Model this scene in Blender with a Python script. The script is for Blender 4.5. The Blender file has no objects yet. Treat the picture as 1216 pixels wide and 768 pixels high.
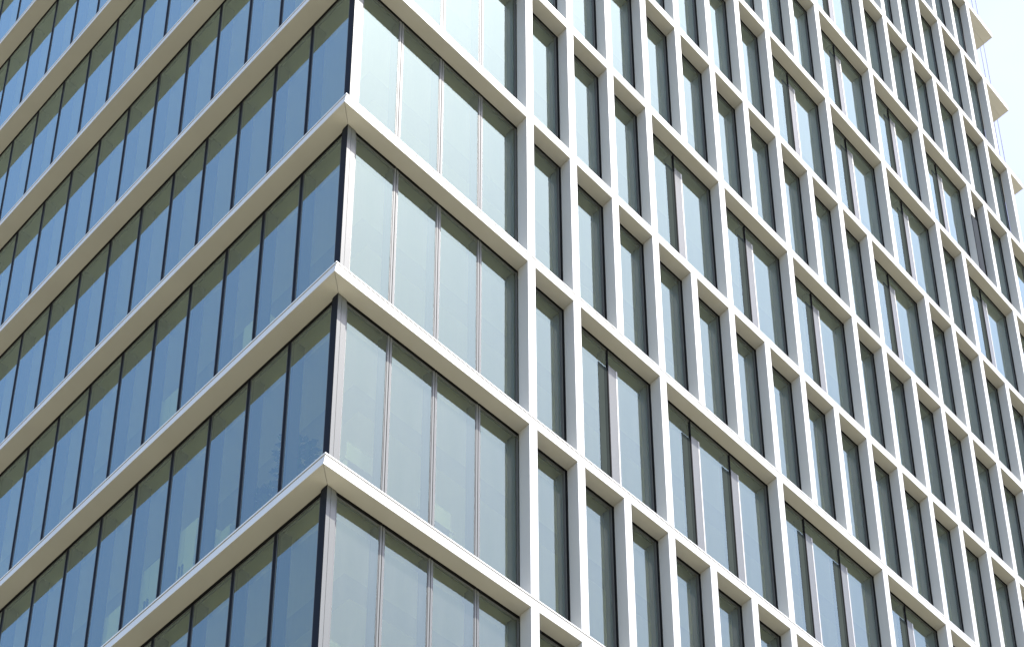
import bpy, math, random
from mathutils import Vector, Matrix
random.seed(7)
scene = bpy.context.scene
col = scene.collection

# ------------------------------------------------------------------ camera
S = 1.05                                  # metres per facade module
CAM = (-13.9771, -15.6023, -31.4026)      # in modules, facade coordinates
F_PX, CX, CY = 2192.77, 1139.74, 1407.56  # the picture is a corner of a larger frame: lens shift
ROT = ((0.59562056, -0.79584932, -0.10890372),
       (-0.29526608, -0.34300253, 0.89172148),
       (0.74703018, 0.49897207, 0.43928667))
Z0 = 1.6 - CAM[2] * S                     # height of the datum ledge above the ground
def W(x, y, z): return Vector((x * S, y * S, z * S + Z0))
cam = bpy.data.cameras.new('camera')
cam.sensor_width = 36.0
cam.sensor_fit = 'HORIZONTAL'
cam.lens = F_PX / 1216 * 36
cam.shift_x = (608 - CX) / 1216
cam.shift_y = (CY - 384) / 1216
cam.clip_start = 0.5
cam.clip_end = 6000
camo = bpy.data.objects.new('camera', cam)
col.objects.link(camo)
m3 = Matrix((ROT[0], ROT[1], tuple(-v for v in ROT[2]))).transposed()
camo.matrix_world = Matrix.Translation(W(*CAM)) @ m3.to_4x4()
scene.camera = camo

# ------------------------------------------------------------------ light
SUN_AZ = 157.0      # degrees from +y towards +x
SUN_EL = 63.5
world = bpy.data.worlds.new('World'); scene.world = world
world.use_nodes = True
wn = world.node_tree.nodes; wl = world.node_tree.links
bg = wn['Background']
sky = wn.new('ShaderNodeTexSky')
sky.sky_type = 'NISHITA'; sky.sun_disc = False
sky.sun_elevation = math.radians(SUN_EL)
sky.sun_rotation = math.radians(SUN_AZ)
sky.altitude = 50; sky.air_density = 0.85; sky.dust_density = 0.95; sky.ozone_density = 1.0
# a thin veil of high cloud, denser on the sunny side
wt = wn.new('ShaderNodeTexCoord'); wm = wn.new('ShaderNodeMapping'); wm.inputs['Scale'].default_value = (1.4, 1.4, 3.0)
wz = wn.new('ShaderNodeTexNoise'); wz.inputs['Scale'].default_value = 1.6; wz.inputs['Detail'].default_value = 5; wz.inputs['Roughness'].default_value = 0.55
wl.new(wt.outputs['Generated'], wm.inputs[0]); wl.new(wm.outputs[0], wz.inputs['Vector'])
wr = wn.new('ShaderNodeMapRange'); wr.inputs['From Min'].default_value = 0.35; wr.inputs['From Max'].default_value = 0.7
wr.inputs['To Min'].default_value = 0.55; wr.inputs['To Max'].default_value = 1.25
wl.new(wz.outputs['Fac'], wr.inputs['Value'])
wd = wn.new('ShaderNodeVectorMath'); wd.operation = 'DOT_PRODUCT'; wd.inputs[1].default_value = (0.92, -0.40, 0.0)
wl.new(wt.outputs['Generated'], wd.inputs[0])
w2 = wn.new('ShaderNodeMapRange'); w2.inputs['From Min'].default_value = -0.10; w2.inputs['From Max'].default_value = 0.34
w2.inputs['To Min'].default_value = 0.06; w2.inputs['To Max'].default_value = 1.0; w2.interpolation_type = 'SMOOTHSTEP'
wl.new(wd.outputs['Value'], w2.inputs['Value'])
wx = wn.new('ShaderNodeMath'); wx.operation = 'MULTIPLY'
wl.new(wr.outputs[0], wx.inputs[0]); wl.new(w2.outputs[0], wx.inputs[1])
wv = wn.new('ShaderNodeVectorMath'); wv.operation = 'SCALE'; wv.inputs[0].default_value = (0.85, 0.50, 0.42)
wl.new(wx.outputs[0], wv.inputs['Scale'])
wa = wn.new('ShaderNodeVectorMath'); wa.operation = 'ADD'
wl.new(sky.outputs[0], wa.inputs[0]); wl.new(wv.outputs[0], wa.inputs[1])
wl.new(wa.outputs[0], bg.inputs[0])
bg.inputs[1].default_value = 0.15
sd = bpy.data.lights.new('sun', 'SUN')
sd.energy = 3.6; sd.angle = math.radians(0.53); sd.color = (1.0, 0.955, 0.88)
so = bpy.data.objects.new('sun', sd); col.objects.link(so)
a, e = math.radians(SUN_AZ), math.radians(SUN_EL)
sdir = Vector((math.sin(a) * math.cos(e), math.cos(a) * math.cos(e), math.sin(e)))
so.rotation_euler = (-sdir).to_track_quat('-Z', 'Y').to_euler()
so.location = (30, -60, 90)
scene.view_settings.view_transform = 'Standard'
scene.view_settings.look = 'None'
scene.view_settings.exposure = 1.6
scene.view_settings.gamma = 1.0
scene.view_settings.use_curve_mapping = False
scene.render.engine = 'CYCLES'
scene.cycles.use_denoising = True
scene.cycles.max_bounces = 8
scene.cycles.diffuse_bounces = 4
scene.cycles.glossy_bounces = 4
scene.cycles.transparent_max_bounces = 12
scene.cycles.caustics_reflective = False
scene.cycles.sample_clamp_indirect = 6

# ------------------------------------------------------------------ materials
def mat(name, color, rough=0.6, metal=0.0, var=0.06, vscale=1.5, bump=0.0, streak=0.0, spec=0.5):
    m = bpy.data.materials.new(name); m.use_nodes = True
    n, l = m.node_tree.nodes, m.node_tree.links
    b = n['Principled BSDF']
    b.inputs['Roughness'].default_value = rough
    b.inputs['Metallic'].default_value = metal
    b.inputs['Specular IOR Level'].default_value = spec
    tc = n.new('ShaderNodeTexCoord')
    nz = n.new('ShaderNodeTexNoise'); nz.inputs['Scale'].default_value = vscale
    nz.inputs['Detail'].default_value = 6
    mp = n.new('ShaderNodeMapping')
    mp.inputs['Scale'].default_value = (1, 1, 0.18 if streak else 1)
    l.new(tc.outputs['Object'], mp.inputs[0]); l.new(mp.outputs[0], nz.inputs['Vector'])
    rp = n.new('ShaderNodeValToRGB')
    rp.color_ramp.elements[0].position = 0.3; rp.color_ramp.elements[1].position = 0.7
    lo = tuple(max(0, c * (1 - var - streak)) for c in color); hi = tuple(min(1, c * (1 + var)) for c in color)
    rp.color_ramp.elements[0].color = (*lo, 1); rp.color_ramp.elements[1].color = (*hi, 1)
    l.new(nz.outputs['Fac'], rp.inputs[0]); l.new(rp.outputs[0], b.inputs['Base Color'])
    if bump:
        bp = n.new('ShaderNodeBump'); bp.inputs['Strength'].default_value = bump
        bp.inputs['Distance'].default_value = 0.01
        n2 = n.new('ShaderNodeTexNoise'); n2.inputs['Scale'].default_value = 90
        l.new(tc.outputs['Object'], n2.inputs['Vector'])
        l.new(n2.outputs['Fac'], bp.inputs['Height']); l.new(bp.outputs[0], b.inputs['Normal'])
    return m

M_PANEL = mat('white_coated_panel', (0.50, 0.50, 0.495), 0.5, 0, 0.035, 0.8, 0.10, 0.03)
M_LIP = mat('white_coping_metal', (0.55, 0.55, 0.54), 0.4, 0, 0.03)
M_DARK = mat('black_gasket', (0.006, 0.006, 0.007), 0.8, spec=0.05)
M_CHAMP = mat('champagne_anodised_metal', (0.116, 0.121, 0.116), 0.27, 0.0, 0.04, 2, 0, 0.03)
M_EDGE = mat('bright_metal_edge', (0.40, 0.39, 0.385), 0.4, 0.1, 0.03)
M_REFL = mat('grey_green_reflection_strip', (0.042, 0.050, 0.046), 0.9, 0, 0.05, 2, spec=0.0)  # dark reflection in the glass put into an opaque colour
M_REFL2 = mat('darker_reflection_strip', (0.028, 0.033, 0.032), 0.9, 0, 0.05, 2, spec=0.0)  # deeper tone of the same painted reflection, next to the joint
M_POST = mat('pale_inner_post', (0.075, 0.082, 0.062), 0.7)
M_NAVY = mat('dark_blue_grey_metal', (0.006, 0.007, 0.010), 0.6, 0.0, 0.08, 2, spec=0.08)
M_FRAME = mat('dark_grey_frame_metal', (0.075, 0.078, 0.075), 0.4, 0.2, 0.06, 2)
M_CEIL = mat('painted_ceiling', (0.84, 0.84, 0.70), 0.8, 0, 0.03)
M_BEAM = mat('grey_ceiling_recess', (0.66, 0.66, 0.63), 0.8, 0, 0.05)
M_FLOOR = mat('carpet_floor', (0.45, 0.44, 0.40), 0.9, 0, 0.1, 8)
M_WALL = mat('plaster_core_wall', (0.55, 0.55, 0.50), 0.85, 0, 0.04)
M_GREY = mat('shade_grey_plate', (0.055, 0.060, 0.068), 0.9, 0, 0.05, spec=0.0)  # shade of a fin's side face put into the colour
M_LEAF = mat('plant_leaf', (0.15, 0.25, 0.08), 0.5, 0, 0.3, 12)
M_STEM = mat('plant_stem', (0.12, 0.08, 0.05), 0.8)
M_POT = mat('ceramic_pot', (0.62, 0.62, 0.56), 0.5)
M_WHITE = mat('white_laminate', (0.78, 0.78, 0.74), 0.5, 0, 0.03)
M_DESK = mat('grey_desk_laminate', (0.42, 0.42, 0.40), 0.6, 0, 0.03)
M_CABLE = mat('steel_cable', (0.32, 0.33, 0.35), 0.4, 0.6)
M_GROUND = mat('pale_paving', (0.215, 0.193, 0.124), 0.9, 0, 0.15, 0.15)

def glass_mat():
    m = bpy.data.materials.new('tinted_coated_glass'); m.use_nodes = True
    n, l = m.node_tree.nodes, m.node_tree.links
    n.remove(n['Principled BSDF'])
    out = n['Material Output']
    tr = n.new('ShaderNodeBsdfTransparent'); tr.inputs[0].default_value = (0.80, 0.85, 0.50, 1)
    oi = n.new('ShaderNodeObjectInfo'); tcr = n.new('ShaderNodeValToRGB')
    tcr.color_ramp.elements[0].color = (0.66, 0.72, 0.38, 1); tcr.color_ramp.elements[1].color = (0.80, 0.85, 0.47, 1)
    l.new(oi.outputs['Random'], tcr.inputs[0]); l.new(tcr.outputs[0], tr.inputs[0])
    gl = n.new('ShaderNodeBsdfGlossy'); gl.inputs['Roughness'].default_value = 0.0
    gl.inputs['Color'].default_value = (0.77, 1.0, 0.985, 1)
    fr = n.new('ShaderNodeFresnel'); fr.inputs[0].default_value = 1.52
    ma = n.new('ShaderNodeMath'); ma.operation = 'MULTIPLY_ADD'
    ma.inputs[1].default_value = 1.45; ma.inputs[2].default_value = 0.055
    l.new(fr.outputs[0], ma.inputs[0])
    tc = n.new('ShaderNodeTexCoord'); nz = n.new('ShaderNodeTexNoise')
    nz.inputs['Scale'].default_value = 1.1; nz.inputs['Detail'].default_value = 1.0
    l.new(tc.outputs['Object'], nz.inputs['Vector'])
    bp = n.new('ShaderNodeBump'); bp.inputs['Strength'].default_value = 0.10
    bp.inputs['Distance'].default_value = 0.02
    l.new(nz.outputs['Fac'], bp.inputs['Height'])
    l.new(bp.outputs[0], gl.inputs['Normal'])
    mx = n.new('ShaderNodeMixShader')
    l.new(ma.outputs[0], mx.inputs[0]); l.new(tr.outputs[0], mx.inputs[1]); l.new(gl.outputs[0], mx.inputs[2])
    # faint dust film with vertical streaks
    df = n.new('ShaderNodeBsdfDiffuse'); df.inputs[0].default_value = (0.6, 0.6, 0.58, 1)
    mp = n.new('ShaderNodeMapping'); mp.inputs['Scale'].default_value = (9, 9, 0.5)
    n3 = n.new('ShaderNodeTexNoise'); n3.inputs['Scale'].default_value = 1.3; n3.inputs['Detail'].default_value = 5
    l.new(tc.outputs['Object'], mp.inputs[0]); l.new(mp.outputs[0], n3.inputs['Vector'])
    m2 = n.new('ShaderNodeMath'); m2.operation = 'MULTIPLY_ADD'
    m2.inputs[1].default_value = 0.06; m2.inputs[2].default_value = 0.01
    l.new(n3.outputs['Fac'], m2.inputs[0])
    mx2 = n.new('ShaderNodeMixShader')
    l.new(m2.outputs[0], mx2.inputs[0]); l.new(mx.outputs[0], mx2.inputs[1]); l.new(df.outputs[0], mx2.inputs[2])
    l.new(mx2.outputs[0], out.inputs[0])
    return m
M_GLASS = glass_mat()

# ------------------------------------------------------------------ mesh helpers
class MB:
    """collects faces in facade units (modules); build() links them as one mesh object"""
    def __init__(s): s.v = []; s.f = []; s.mi = []; s.mats = []
    def m(s, material):
        if material not in s.mats: s.mats.append(material)
        return s.mats.index(material)
    def poly(s, pts, faces, material):
        o = len(s.v); s.v += [tuple(p) for p in pts]; k = s.m(material)
        for f in faces: s.f.append(tuple(o + i for i in f)); s.mi.append(k)
        return s
    def prism(s, foot, z0, z1, material):
        """foot: counter-clockwise outline in plan"""
        n = len(foot)
        pts = [(x, y, z0) for x, y in foot] + [(x, y, z1) for x, y in foot]
        fc = [tuple(range(n - 1, -1, -1)), tuple(range(n, 2 * n))]
        fc += [(i, (i + 1) % n, n + (i + 1) % n, n + i) for i in range(n)]
        return s.poly(pts, fc, material)
    def frustum(s, f0, f1, z0, z1, material):
        n = len(f0)
        pts = [(x, y, z0) for x, y in f0] + [(x, y, z1) for x, y in f1]
        fc = [tuple(range(n - 1, -1, -1)), tuple(range(n, 2 * n))]
        fc += [(i, (i + 1) % n, n + (i + 1) % n, n + i) for i in range(n)]
        return s.poly(pts, fc, material)
    def box(s, x0, x1, y0, y1, z0, z1, material):
        return s.prism([(x0, y0), (x1, y0), (x1, y1), (x0, y1)], z0, z1, material)
    def build(s, name, parent=None, bevel=0.0, flip=False):
        me = bpy.data.meshes.new(name)
        org = parent['_org'] if parent is not None and '_org' in parent else (0, 0, 0)
        w = [W(*p) for p in s.v]
        c = sum(w, Vector()) / max(1, len(w))
        me.from_pydata([tuple(p - c) for p in w], [], s.f)
        for i, mm in enumerate(s.mats): me.materials.append(mm)
        for p, k in zip(me.polygons, s.mi): p.material_index = k
        me.update()
        o = bpy.data.objects.new(name, me); col.objects.link(o)
        if parent is not None:
            o.parent = parent
            o.matrix_parent_inverse = Matrix.Identity(4)
            pw = Vector(WORLD.get(parent.name, (0, 0, 0)))
            o.location = c - pw
        else:
            o.location = c
        WORLD[o.name] = tuple(c)
        if bevel:
            b = o.modifiers.new('bevel', 'BEVEL'); b.width = bevel; b.segments = 2; b.limit_method = 'ANGLE'
        return o
WORLD = {}
def tag(o, label=None, category=None, group=None, kind=None):
    for k, v in (('label', label), ('category', category), ('group', group), ('kind', kind)):
        if v: o[k] = v
    return o
def empty(name, p):
    o = bpy.data.objects.new(name, None); col.objects.link(o); o.location = p; WORLD[o.name] = tuple(p)
    o.empty_display_size = 0.5
    return o

def pix(x, y, z):
    d = (x - CAM[0], y - CAM[1], z - CAM[2])
    c = [sum(r[i] * d[i] for i in range(3)) for r in ROT]
    return CX + F_PX * c[0] / c[2], CY - F_PX * c[1] / c[2]
def shown_area(pts):
    """area in the picture (clipped roughly to the frame) of a planar quad"""
    q = [pix(*p) for p in pts]
    def clip(poly, ax, lim, sign):
        out = []
        for i in range(len(poly)):
            p, r = poly[i], poly[(i + 1) % len(poly)]
            ip, ir = sign * (p[ax] - lim) <= 0, sign * (r[ax] - lim) <= 0
            if ip: out.append(p)
            if ip != ir:
                t = (lim - p[ax]) / (r[ax] - p[ax]); out.append((p[0] + t * (r[0] - p[0]), p[1] + t * (r[1] - p[1])))
        return out
    for ax, lim, sg in ((0, 0, -1), (0, 1216, 1), (1, 0, -1), (1, 768, 1)):
        q = clip(q, ax, lim, sg)
        if len(q) < 3: return 0.0
    return abs(sum(q[i][0] * q[(i + 1) % len(q)][1] - q[(i + 1) % len(q)][0] * q[i][1] for i in range(len(q)))) / 2

# ------------------------------------------------------------------ the place
g = bpy.data.meshes.new('ground')
g.from_pydata([(-3000, -3000, 0), (3000, -3000, 0), (3000, 3000, 0), (-3000, 3000, 0)], [], [(0, 1, 2, 3)])
g.materials.append(M_GROUND)
go = bpy.data.objects.new('ground', g); col.objects.link(go); tag(go, kind='structure')

H = 3.7369                     # storey height in modules
XC = -3.5731                   # outer corner of the ledges
D = 0.248                      # depth of ledges and fins
FASC, GAP, LIPH, SL = 0.178, 0.030, 0.028, 0.024   # the long front's fascia leans back by SL
TOP = FASC + GAP + LIPH
LEV = {-3: -3.010, -2: -2.0, -1: -0.992, 0: 0.0, 1: 1.003, 2: 2.010, 3: 3.030, 4: 4.010, 5: 4.960, 6: 5.925, 7: 6.83}
def Z(k):
    if k in LEV: return LEV[k] * H
    return (LEV[7] + (k - 7)) * H if k > 7 else (LEV[-3] + (k + 3)) * H
KMIN, KMAX = -4, 8             # storeys built with windows: those hanging below ledge k
YL = 17.2                      # length of the left front
BASE = -8
GP = D + 0.037                 # plane of the glass
FIN_W = 0.16

building = empty('office_building', (0, 0, 0))
tag(building, 'pale modern office tower with white ledges, deep white fins and tinted glass', 'building')

# fins of each storey (left edges), mullions where a fin is left out
REG = [0.0, 1.0, 2.015, 3.03, 4.045, 5.085, 6.12, 7.18, 8.235, 9.31, 10.36, 11.44, 12.55, 13.64, 14.785, 15.92, 17.05, 18.2]
def reg(drop, upto=17, n=REG): return [(n[i], i in drop) for i in range(upto + 1)]
ST = {
 -4: reg({3, 7, 8, 13}), -3: reg({4, 9}), -2: reg({8, 12}), -1: reg({2, 4, 5, 7, 8, 10, 14}),
 0: reg(set()), 1: reg({4, 6, 8}), 2: reg({11}),
 3: reg({8, 10, 12}, 13) + [(14.76, False), (15.92, True), (17.08, False), (18.2, False)],
 4: reg({10, 12}, 13)[:-1] + [(13.52, False), (14.59, True), (15.66, False), (16.44, False), (17.57, False), (18.75, False)],
 5: reg({10}, 11) + [(12.52, False), (13.60, False), (14.72, False), (15.95, False), (17.15, False), (18.31, False)],
 6: reg(set(), 12) + [(13.45, False), (14.45, False), (15.57, False), (16.69, False), (17.81, False)],
 7: reg({13}, 12) + [(13.5, False), (14.45, False), (15.45, False), (16.5, False), (17.56, False)],
 8: reg(set(), 12) + [(13.4, False), (14.4, False), (15.4, False), (16.4, False), (17.4, False)],
}
END = {k: (19.15 if k >= 5 else 19.6) for k in range(-20, 20)}
END[7] = 18.98; END[6] = 19.15; END[8] = 18.8

# ledges: one mitred board along each front per floor, with a thin coping above an open joint
for k in range(BASE, KMAX + 2):
    z = Z(k); xe = END.get(k, 19.5); ret = 1.3 if k >= 5 else 0.0
    de = D; ins = 0.03; q = de + 0.06; gp = 0.006
    m = MB(); m.frustum([(XC, 0), (xe, 0), (xe, q), (XC + q, q)], [(XC + SL, 0), (xe, 0), (xe, q), (XC + q, q)], z, z + FASC, M_PANEL)
    m.prism([(XC + SL + ins, ins), (xe - ins, ins), (xe - ins, q - .01), (XC + q - .01, q - .01)], z + FASC, z + FASC + GAP, M_DARK)
    if k == 3: m.box(15.19, 15.20, -0.003, q - 0.02, z - 0.002, z + TOP, M_DARK)
    r = m.build('ledge', building, 0.004)
    m = MB(); m.prism([(XC + SL, 0.003), (xe, 0.003), (xe, q), (XC + q, q)], z + FASC + GAP, z + TOP, M_LIP)
    m.build('coping', r)
    m = MB(); m.frustum([(XC, gp), (XC + q, q + gp), (XC + q, YL), (XC, YL)], [(XC + SL, gp), (XC + q, q + gp), (XC + q, YL), (XC + SL, YL)], z, z + FASC, M_PANEL)
    m.prism([(XC + SL + ins, ins + .01), (XC + q - .01, q), (XC + q - .01, YL - .02), (XC + SL + ins, YL - .02)], z + FASC, z + FASC + GAP, M_DARK)
    r = m.build('ledge', building, 0.004)
    m = MB(); m.prism([(XC + SL, gp), (XC + q, q + gp), (XC + q, YL), (XC + SL, YL)], z + FASC + GAP, z + TOP, M_LIP)
    m.build('coping', r)
    if ret:      # the ledge turns the far corner of the tower and becomes a balcony slab
        m = MB(); m.box(17.6, xe, de + 0.063, de + ret, z + 0.001, z + TOP - 0.003, M_PANEL)
        m.build('balcony_slab', building)

# floor slabs with suspended ceilings, core, lower glazing
for k in range(KMIN - 1, KMAX + 2):
    z = Z(k)
    xe = 17.7 if k >= 5 else 19.2
    m = MB()
    gi = GP + 0.07
    m.box(XC + gi, xe, gi, YL, z + 0.05, z + TOP - 0.01, M_FLOOR)
    s = m.build('floor_slab', building)
    m = MB()
    i0, i1, i2 = gi + 0.22, gi + 0.95, gi + 1.30
    # pocket by the glass, ceiling band, dark recess, rest of the ceiling (L-shaped bands in plan)
    def band(a, b, zz0, zz1, mt):
        m.box(XC + a, xe, a, b, zz0, zz1, mt)
        m.box(XC + a, XC + b, b, YL, zz0, zz1, mt)
    band(gi, i0, z + 0.030, z + 0.049, M_CEIL)
    band(i0, i1, z - 0.10, z + 0.028, M_CEIL)
    band(i1, i2, z - 0.095, z + 0.028, M_BEAM)
    band(i2, gi + 5.0, z - 0.10, z + 0.028, M_CEIL)
    m.build('ceiling', building)
m = MB()
m.box(XC + 5.3, 17.4, 5.3, YL + 0.5, Z(KMIN - 1), Z(KMAX + 1), M_WALL)
m.box(XC + 0.4, XC + 5.3, YL + 0.05, YL + 0.5, Z(KMIN - 1), Z(KMAX + 1), M_WALL)
m.build('core_wall', building)
m = MB()
m.box(XC + GP, 19.0, GP, YL, -Z0 / S - 0.02, Z(KMIN - 1) - 0.01, M_FRAME)
m.build('lower_storey_wall', building)
m = MB()
m.box(XC, 19.0, 0, YL, Z(KMAX + 1) + TOP + 0.002, Z(KMAX + 1) + TOP + 0.35, M_PANEL)
m.build('roof', building)
m = MB()
m.box(17.75, 17.85, GP + 0.1, YL, Z(4) + TOP, Z(KMAX + 1), M_FRAME)
m.box(19.25, 19.32, GP + 0.1, YL, Z(KMIN - 1), Z(4) + 0.02, M_FRAME)
m.build('end_wall', building)

# fins
jobs = []
for k in range(KMIN, KMAX + 1):
    z0, z1 = Z(k - 1) + TOP, Z(k)
    for x, missing in ST[k]:
        if missing: continue
        ar = shown_area([(x, D, z0), (x, 0, z0), (x, 0, z1), (x, D, z1)]) + shown_area([(x, 0, z0), (x + FIN_W, 0, z0), (x + FIN_W, 0, z1), (x, 0, z1)])
        if ar > 1: jobs.append((ar, x, z0, z1, k))
jobs.sort(key=lambda j: -j[0])
def fin_mesh(m, x, z0, z1, k):
    w = FIN_W
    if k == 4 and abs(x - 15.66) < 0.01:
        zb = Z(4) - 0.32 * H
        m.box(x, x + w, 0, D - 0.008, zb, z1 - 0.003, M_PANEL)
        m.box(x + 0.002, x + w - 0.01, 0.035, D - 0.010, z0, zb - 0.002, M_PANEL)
        m.box(x + 0.004, x + w + 0.10, 0.012, 0.033, z0, zb - 0.03, M_GREY)  # sunlit plate coloured dark to look like a shaded face
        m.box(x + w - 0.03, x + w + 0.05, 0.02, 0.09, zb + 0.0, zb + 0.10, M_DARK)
        return
    m.box(x, x + w, 0, D - 0.008, z0 + 0.002, z1 - 0.003, M_PANEL)
for j in jobs[:100]:
    m = MB(); fin_mesh(m, *j[1:]); m.build('fin', building, 0.004)
if jobs[100:]:
    m = MB()
    for j in jobs[100:]: fin_mesh(m, *j[1:])
    tag(m.build('fin', building), kind='stuff')

# windows.  side 'r': along x, outward -y ; side 'l': along y, outward -x
def at(side, t, n, z):
    """t along the front, n inward from the ledge edge"""
    return (t, n, z) if side == 'r' else (XC + n, t, z)
def abox(m, side, t0, t1, n0, n1, z0, z1, mt):
    if side == 'r': m.box(t0, t1, n0, n1, z0, z1, mt)
    else: m.box(XC + n0, XC + n1, t0, t1, z0, z1, mt)
def frame_mesh(m, side, t0, t1, z0, z1, style, mull):
    """perimeter frame, its inner sash line, and the deep inner post on the far side"""
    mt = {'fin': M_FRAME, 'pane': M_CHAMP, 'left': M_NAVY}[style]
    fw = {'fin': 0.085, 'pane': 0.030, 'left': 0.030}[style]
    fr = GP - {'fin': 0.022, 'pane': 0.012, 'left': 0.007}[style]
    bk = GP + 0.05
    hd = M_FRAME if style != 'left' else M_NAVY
    abox(m, side, t0, t0 + fw, fr, bk, z0, z1, mt)
    abox(m, side, t1 - fw, t1, fr, bk, z0, z1, mt)
    abox(m, side, t0 + fw, t1 - fw, fr + 0.006, bk, z1 - 0.070, z1 - 0.052, hd)     # head
    abox(m, side, t0, t1, fr - 0.004, fr + 0.03, z1 - 0.052, z1 - 0.001, M_DARK)     # shadow joint
    if style == 'fin':
        abox(m, side, t0 + 0.030, t0 + 0.050, fr - 0.003, fr + 0.02, z0, z1 - 0.053, M_DARK)
        abox(m, side, t1 - 0.064, t1 - 0.030, fr - 0.003, fr + 0.02, z0, z1 - 0.053, M_DARK)
    else:
        abox(m, side, t0 - 0.0115, t0 - 0.0005, fr + 0.004, bk, z0, z1 - 0.053, M_DARK)
    abox(m, side, t0 + fw, t1 - fw, fr + 0.004, bk, z0, z0 + 0.04, mt)               # bottom rail
    abox(m, side, t0 + fw, t1 - fw, GP - 0.004, GP + 0.02, z1 - 0.084, z1 - 0.070, M_CHAMP if style != 'left' else M_FRAME)
    abox(m, side, t0 + fw, t0 + fw + 0.014, GP - 0.004, GP + 0.02, z0 + 0.04, z1 - 0.084, M_FRAME)
    abox(m, side, t1 - fw - 0.014, t1 - fw, GP - 0.004, GP + 0.02, z0 + 0.04, z1 - 0.084, M_FRAME)
    # inner post behind the joint
    abox(m, side, t1 - 0.03, t1, bk, bk + 0.17, z0, z1 + 0.02, M_POST)
    abox(m, side, t0, t0 + 0.03, bk, bk + 0.17, z0, z1 + 0.02, M_POST)
def pane_quad(m, side, t0, t1, z0, z1):
    r = random.Random(int(t0 * 1000 + z0 * 77)); dx, dz = r.uniform(-1, 1) * 0.0014, r.uniform(-1, 1) * 0.0022
    w, h = t1 - t0, z1 - z0
    pts = [(t0, z0, -dx - dz), (t1, z0, dx - dz), (t1, z1, dx + dz), (t0, z1, -dx + dz)]
    q = [at(side, t, GP + o, z) for t, z, o in pts]
    m.poly(q, [(0, 1, 2, 3)] if side == 'r' else [(3, 2, 1, 0)], M_GLASS)
def mullion_mesh(m, x, z0, z1):
    """glazed joint with a metal cover on one side and opaque strips painted as a dark reflection on the other"""
    zt = z1 - 0.40
    m.box(x - 0.012, x + 0.016, GP - 0.020, GP + 0.05, z0, z1 - 0.042, M_DARK)
    m.box(x + 0.0165, x + 0.200, GP - 0.010, GP + 0.03, z0, zt, M_CHAMP)
    m.box(x + 0.2005, x + 0.232, GP - 0.014, GP + 0.03, z0, zt, M_EDGE)
    m.box(x - 0.075, x - 0.0125, GP - 0.008, GP + 0.03, z0, zt - 0.11, M_REFL2)
    m.box(x - 0.215, x - 0.0755, GP - 0.006, GP + 0.03, z0, zt - 0.11, M_REFL)  # stands in for the dark reflection left of the joint
    m.box(x - 0.02, x + 0.02, GP + 0.05, GP + 0.22, z0, z1 + 0.02, M_POST)
wins = []
for k in range(KMIN, KMAX + 1):
    z0, z1 = Z(k - 1) + TOP, Z(k)
    # glazed corner zone beside the corner post
    ts = [XC + 0.39, XC + 1.163, XC + 1.163 + 0.8178, XC + 1.163 + 2 * 0.8178, 0.0 - 0.004]
    for i in range(4):
        e0 = 0.006 if i else 0.0
        wins.append(('r', ts[i] + e0, ts[i + 1] - 0.006 + (0.03 if i == 3 else 0), z0, z1, 'pane', []))
    # bays between fins
    L = ST[k]; i = 0
    while i < len(L) - 1:
        j = i + 1
        while j < len(L) - 1 and L[j][1]: j += 1
        wins.append(('r', L[i][0] + FIN_W - 0.035, L[j][0] + 0.035, z0, z1, 'fin', [L[q][0] for q in range(i + 1, j)]))
        i = j
    if k <= 4:
        wins.append(('r', L[-1][0] + FIN_W - 0.035, L[-1][0] + 1.0, z0, z1, 'fin', []))
    y = [GP + 0.115] + [1.4137 + 0.9731 * q for q in range(0, 17)]
    for i in range(len(y) - 1):
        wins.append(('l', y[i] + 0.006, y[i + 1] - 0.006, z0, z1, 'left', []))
sc_w = []
for w in wins:
    side, t0, t1, z0, z1, st, mu = w
    ar = shown_area([at(side, t0, GP, z0), at(side, t1, GP, z0), at(side, t1, GP, z1), at(side, t0, GP, z1)])
    vis = 0.55 if st == 'fin' else 0.9
    if ar > 0: sc_w.append((ar * vis, w))
    elif shown_area([at(side, t0 - 2, GP, z0 - 3), at(side, t1 + 2, GP, z0 - 3), at(side, t1 + 2, GP, z1 + 3), at(side, t0 - 2, GP, z1 + 3)]) > 0:
        sc_w.append((0.0, w))
sc_w.sort(key=lambda q: -q[0])
FS = 0.05
def panes_of(w):
    side, t0, t1, z0, z1, st, mu = w
    fw = {'fin': 0.085, 'pane': 0.030, 'left': 0.030}[st]
    cuts = [t0 + fw - 0.005]
    for x in mu: cuts += [x + 0.0, x + 0.01]
    cuts.append(t1 - fw + 0.005)
    return [(side, cuts[i], cuts[i + 1], z0 + 0.03, z1 - 0.04) for i in range(0, len(cuts), 2)]
for ar, w in sc_w[:100]:
    side, t0, t1, z0, z1, st, mu = w
    m = MB(); frame_mesh(m, side, t0, t1, z0, z1, st, mu)
    wo = m.build('window', building)
    for q in panes_of(w):
        m = MB(); pane_quad(m, *q); m.build('pane', wo)
    for x in mu:
        m = MB(); mullion_mesh(m, x, z0, z1); m.build('mullion', wo, 0.003)
m = MB()
for ar, w in sc_w[100:]:
    side, t0, t1, z0, z1, st, mu = w
    frame_mesh(m, side, t0, t1, z0, z1, st, mu)
    for q in panes_of(w): pane_quad(m, *q)
    for x in mu: mullion_mesh(m, x, z0, z1)
tag(m.build('window', building), kind='stuff')

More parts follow.
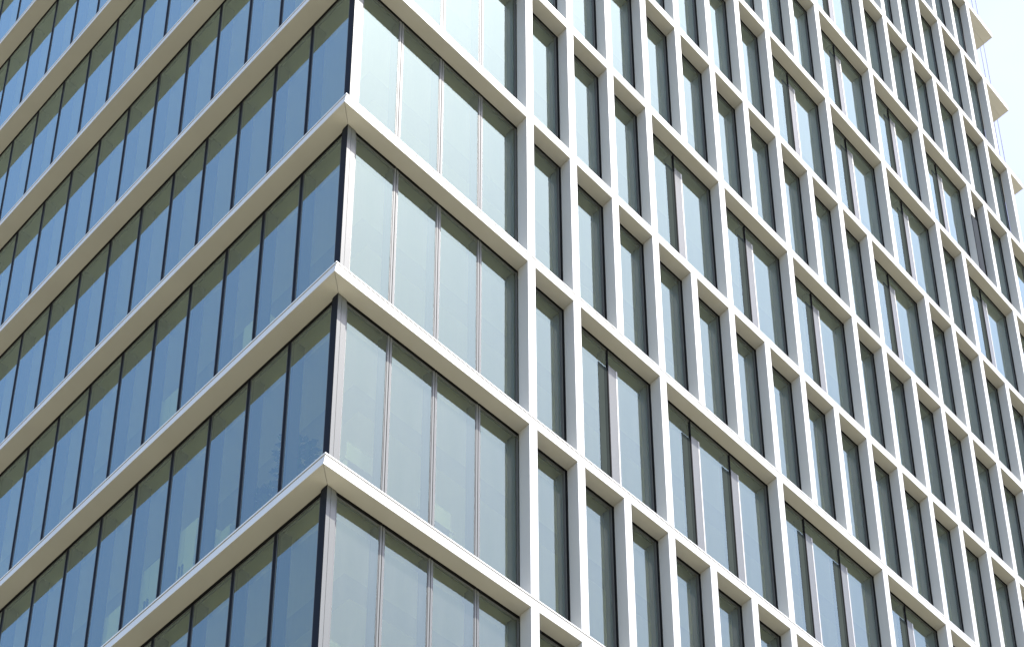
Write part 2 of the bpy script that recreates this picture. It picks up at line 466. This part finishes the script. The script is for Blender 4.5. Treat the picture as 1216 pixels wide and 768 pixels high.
# corner posts, one per storey
for k in range(KMIN, KMAX + 1):
    z0, z1 = Z(k - 1) + TOP, Z(k)
    m = MB(); a0 = D + 0.004
    x = XC + a0
    m.box(x, x + 0.060, a0 + 0.001, a0 + 0.060, z0, z1 - 0.002, M_CHAMP)
    m.box(x + 0.060, x + 0.066, a0 + 0.012, a0 + 0.06, z0, z1 - 0.002, M_DARK)
    m.box(x + 0.066, XC + 0.395, a0 + 0.003, a0 + 0.10, z0, z1 - 0.002, M_CHAMP)
    # dark blue cladding on the side of the other front
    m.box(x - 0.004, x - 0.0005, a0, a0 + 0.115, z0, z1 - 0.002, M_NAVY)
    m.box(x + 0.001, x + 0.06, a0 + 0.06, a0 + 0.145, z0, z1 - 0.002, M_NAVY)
    m.build('corner_post', building, 0.0)

# ------------------------------------------------------------------ things seen behind the glass
def floor_z(k): return Z(k - 1) + TOP - 0.01
def plant(x, y, k, h, label):
    p = W(x, y, floor_z(k)); root = empty('potted_plant', p)
    tag(root, label, 'potted plant', 'plants behind the glass')
    def ring(rs, n=14):
        v, f = [], []
        for r_, z_ in rs:
            for i in range(n): v.append((r_ * math.cos(2 * math.pi * i / n), r_ * math.sin(2 * math.pi * i / n), z_))
        for s_ in range(len(rs) - 1):
            for i in range(n): f.append((s_ * n + i, s_ * n + (i + 1) % n, (s_ + 1) * n + (i + 1) % n, (s_ + 1) * n + i))
        return v, f
    def add(name, v, f, mt):
        me = bpy.data.meshes.new(name); me.from_pydata(v, [], f); me.materials.append(mt); me.update()
        o = bpy.data.objects.new(name, me); col.objects.link(o); o.parent = root; return o
    v, f = ring([(0.0, 0.0), (0.16, 0.0), (0.21, 0.42), (0.22, 0.45), (0.19, 0.45), (0.18, 0.40), (0.0, 0.40)])
    add('pot', v, f, M_POT)
    v, f = ring([(0.025, 0.38), (0.02, h * 0.6), (0.008, h)], 7)
    add('stem', v, f, M_STEM)
    rr = random.Random(int(x * 10)); v, f = [], []
    for i in range(360):
        cz = rr.uniform(0.45, 1.0) * h; rad = 0.30 * (1 - abs(cz / h - 0.72) * 1.6) + 0.05
        an = rr.uniform(0, 6.283); q = rr.uniform(0.25, 1) * rad
        c = Vector((q * math.cos(an), q * math.sin(an), cz)); L_ = rr.uniform(0.08, 0.15)
        d = Vector((math.cos(an + rr.uniform(-.6, .6)), math.sin(an + rr.uniform(-.6, .6)), rr.uniform(-0.5, 0.5))).normalized()
        s_ = d.cross(Vector((0, 0, 1))).normalized() * L_ * 0.34
        o = len(v); v += [tuple(c), tuple(c + d * L_ * .5 + s_), tuple(c + d * L_), tuple(c + d * L_ * .5 - s_)]; f.append((o, o + 1, o + 2, o + 3))
    add('foliage', v, f, M_LEAF)
plant(XC + 0.80, 2.45, -2, 1.75, 'leafy green plant in a pale pot behind the second left window pane')
plant(XC + 0.75, 1.75, -2, 2.15, 'taller leafy plant behind the pane nearest the corner post')
def cabinet(x, y, k, w, d_, h, label):
    p = W(x, y, floor_z(k)); root = empty('storage_cabinet', p)
    tag(root, label, 'cabinet', 'white cabinets behind the glass')
    def add(name, bx, mt, par=None):
        x0, x1, y0, y1, z0, z1 = bx
        v = [(a_, b_, c_) for a_ in (x0, x1) for b_ in (y0, y1) for c_ in (z0, z1)]
        f = [(0, 1, 3, 2), (4, 6, 7, 5), (0, 4, 5, 1), (2, 3, 7, 6), (0, 2, 6, 4), (1, 5, 7, 3)]
        me = bpy.data.meshes.new(name); me.from_pydata(v, [], f); me.materials.append(mt); me.update()
        o = bpy.data.objects.new(name, me); col.objects.link(o); o.parent = par or root; return o
    add('carcass', (0, d_, 0, w, 0.05, h), M_WHITE)
    for i in range(2):
        dr = add('door', (-0.022, -0.002, i * w / 2 + 0.004, (i + 1) * w / 2 - 0.004, 0.08, h - 0.02), M_WHITE)
        add('handle', (-0.045, -0.023, w / 2 - 0.05 + i * 0.08, w / 2 - 0.03 + i * 0.08, h * 0.45, h * 0.6), M_FRAME, dr)
    add('plinth', (0.03, d_ - 0.02, 0.02, w - 0.02, 0, 0.05), M_FRAME)

for y, k, w_, h_, lab in (
    (1.75, -3, 0.75, 1.75, 'white cabinet behind the second pane from the corner in the lowest left storey'),
    (3.95, -3, 0.55, 1.35, 'shorter white cabinet further from the corner in the lowest left storey'),
    (2.95, -2, 0.50, 1.25, 'low white cabinet behind the left pane past the potted plants'),
    (3.85, -2, 0.62, 2.05, 'tallest white cabinet beside the low one behind the left glass'),
    (4.75, -2, 0.60, 1.90, 'tall white cabinet two panes further from the corner than the plants'),
    (5.80, -2, 0.70, 1.60, 'wide white cabinet farthest from the corner in the storey with plants'),
    (2.55, -1, 0.50, 1.70, 'white cabinet nearest the corner one storey above the potted plants'),
    (4.70, -1, 0.62, 1.80, 'white cabinet farther from the corner one storey above the potted plants')):
    cabinet(XC + GP + 0.24, y, k, w_ * S, 0.42, h_, lab)
def desk(x, y, k, w_, label):
    root = empty('office_desk', W(x, y, floor_z(k))); tag(root, label, 'desk', 'desks behind the glass')
    def add(name, x0, x1, y0, y1, z0, z1, mt):
        v = [(a_, b_, c_) for a_ in (x0, x1) for b_ in (y0, y1) for c_ in (z0, z1)]
        f = [(0, 1, 3, 2), (4, 6, 7, 5), (0, 4, 5, 1), (2, 3, 7, 6), (0, 2, 6, 4), (1, 5, 7, 3)]
        me = bpy.data.meshes.new(name); me.from_pydata(v, [], f); me.materials.append(mt); me.update()
        o = bpy.data.objects.new(name, me); col.objects.link(o); o.parent = root
    add('desktop', 0, w_, 0, 0.75, 1.02, 1.06, M_DESK)
    add('screen_panel', 0.05, w_ - 0.05, 0.03, 0.055, 1.06, 1.42, M_DESK)
    for a_ in (0.02, w_ - 0.07):
        for b_ in (0.03, 0.68): add('leg', a_, a_ + 0.05, b_, b_ + 0.05, 0, 1.02, M_DESK)
desk(XC + 0.62, GP + 0.34, -3, 0.72, 'white standing desk behind the lowest pane right of the corner post')
desk(XC + 2.0, GP + 0.34, -2, 0.70, 'white standing desk behind the third right pane above the lowest ledge')
desk(XC + 0.75, GP + 0.34, -2, 0.68, 'white standing desk nearest the corner on the storey with plants')

# steel cables hanging past the far end of the tower
for x, lab in ((19.15, 'thin steel cable hanging closest to the far tower edge'), (19.42, 'outer thin steel cable against the bright sky')):
    me = bpy.data.meshes.new('steel_cable'); v, f = [], []
    zz = [Z(9), Z(7.0) if False else Z(7), Z(5), Z(3), Z(0)]
    for z in zz:
        for i in range(6):
            q = W(x + 0.012 * math.cos(i * math.pi / 3), 0.55 + 0.012 * math.sin(i * math.pi / 3), z); v.append(tuple(q))
    for s_ in range(len(zz) - 1):
        for i in range(6): f.append((s_ * 6 + i, s_ * 6 + (i + 1) % 6, s_ * 6 + 6 + (i + 1) % 6, s_ * 6 + 6 + i))
    me.from_pydata(v, [], f); me.materials.append(M_CABLE); me.update()
    o = bpy.data.objects.new('steel_cable', me); col.objects.link(o); tag(o, lab, 'cable', 'cables at the far end')
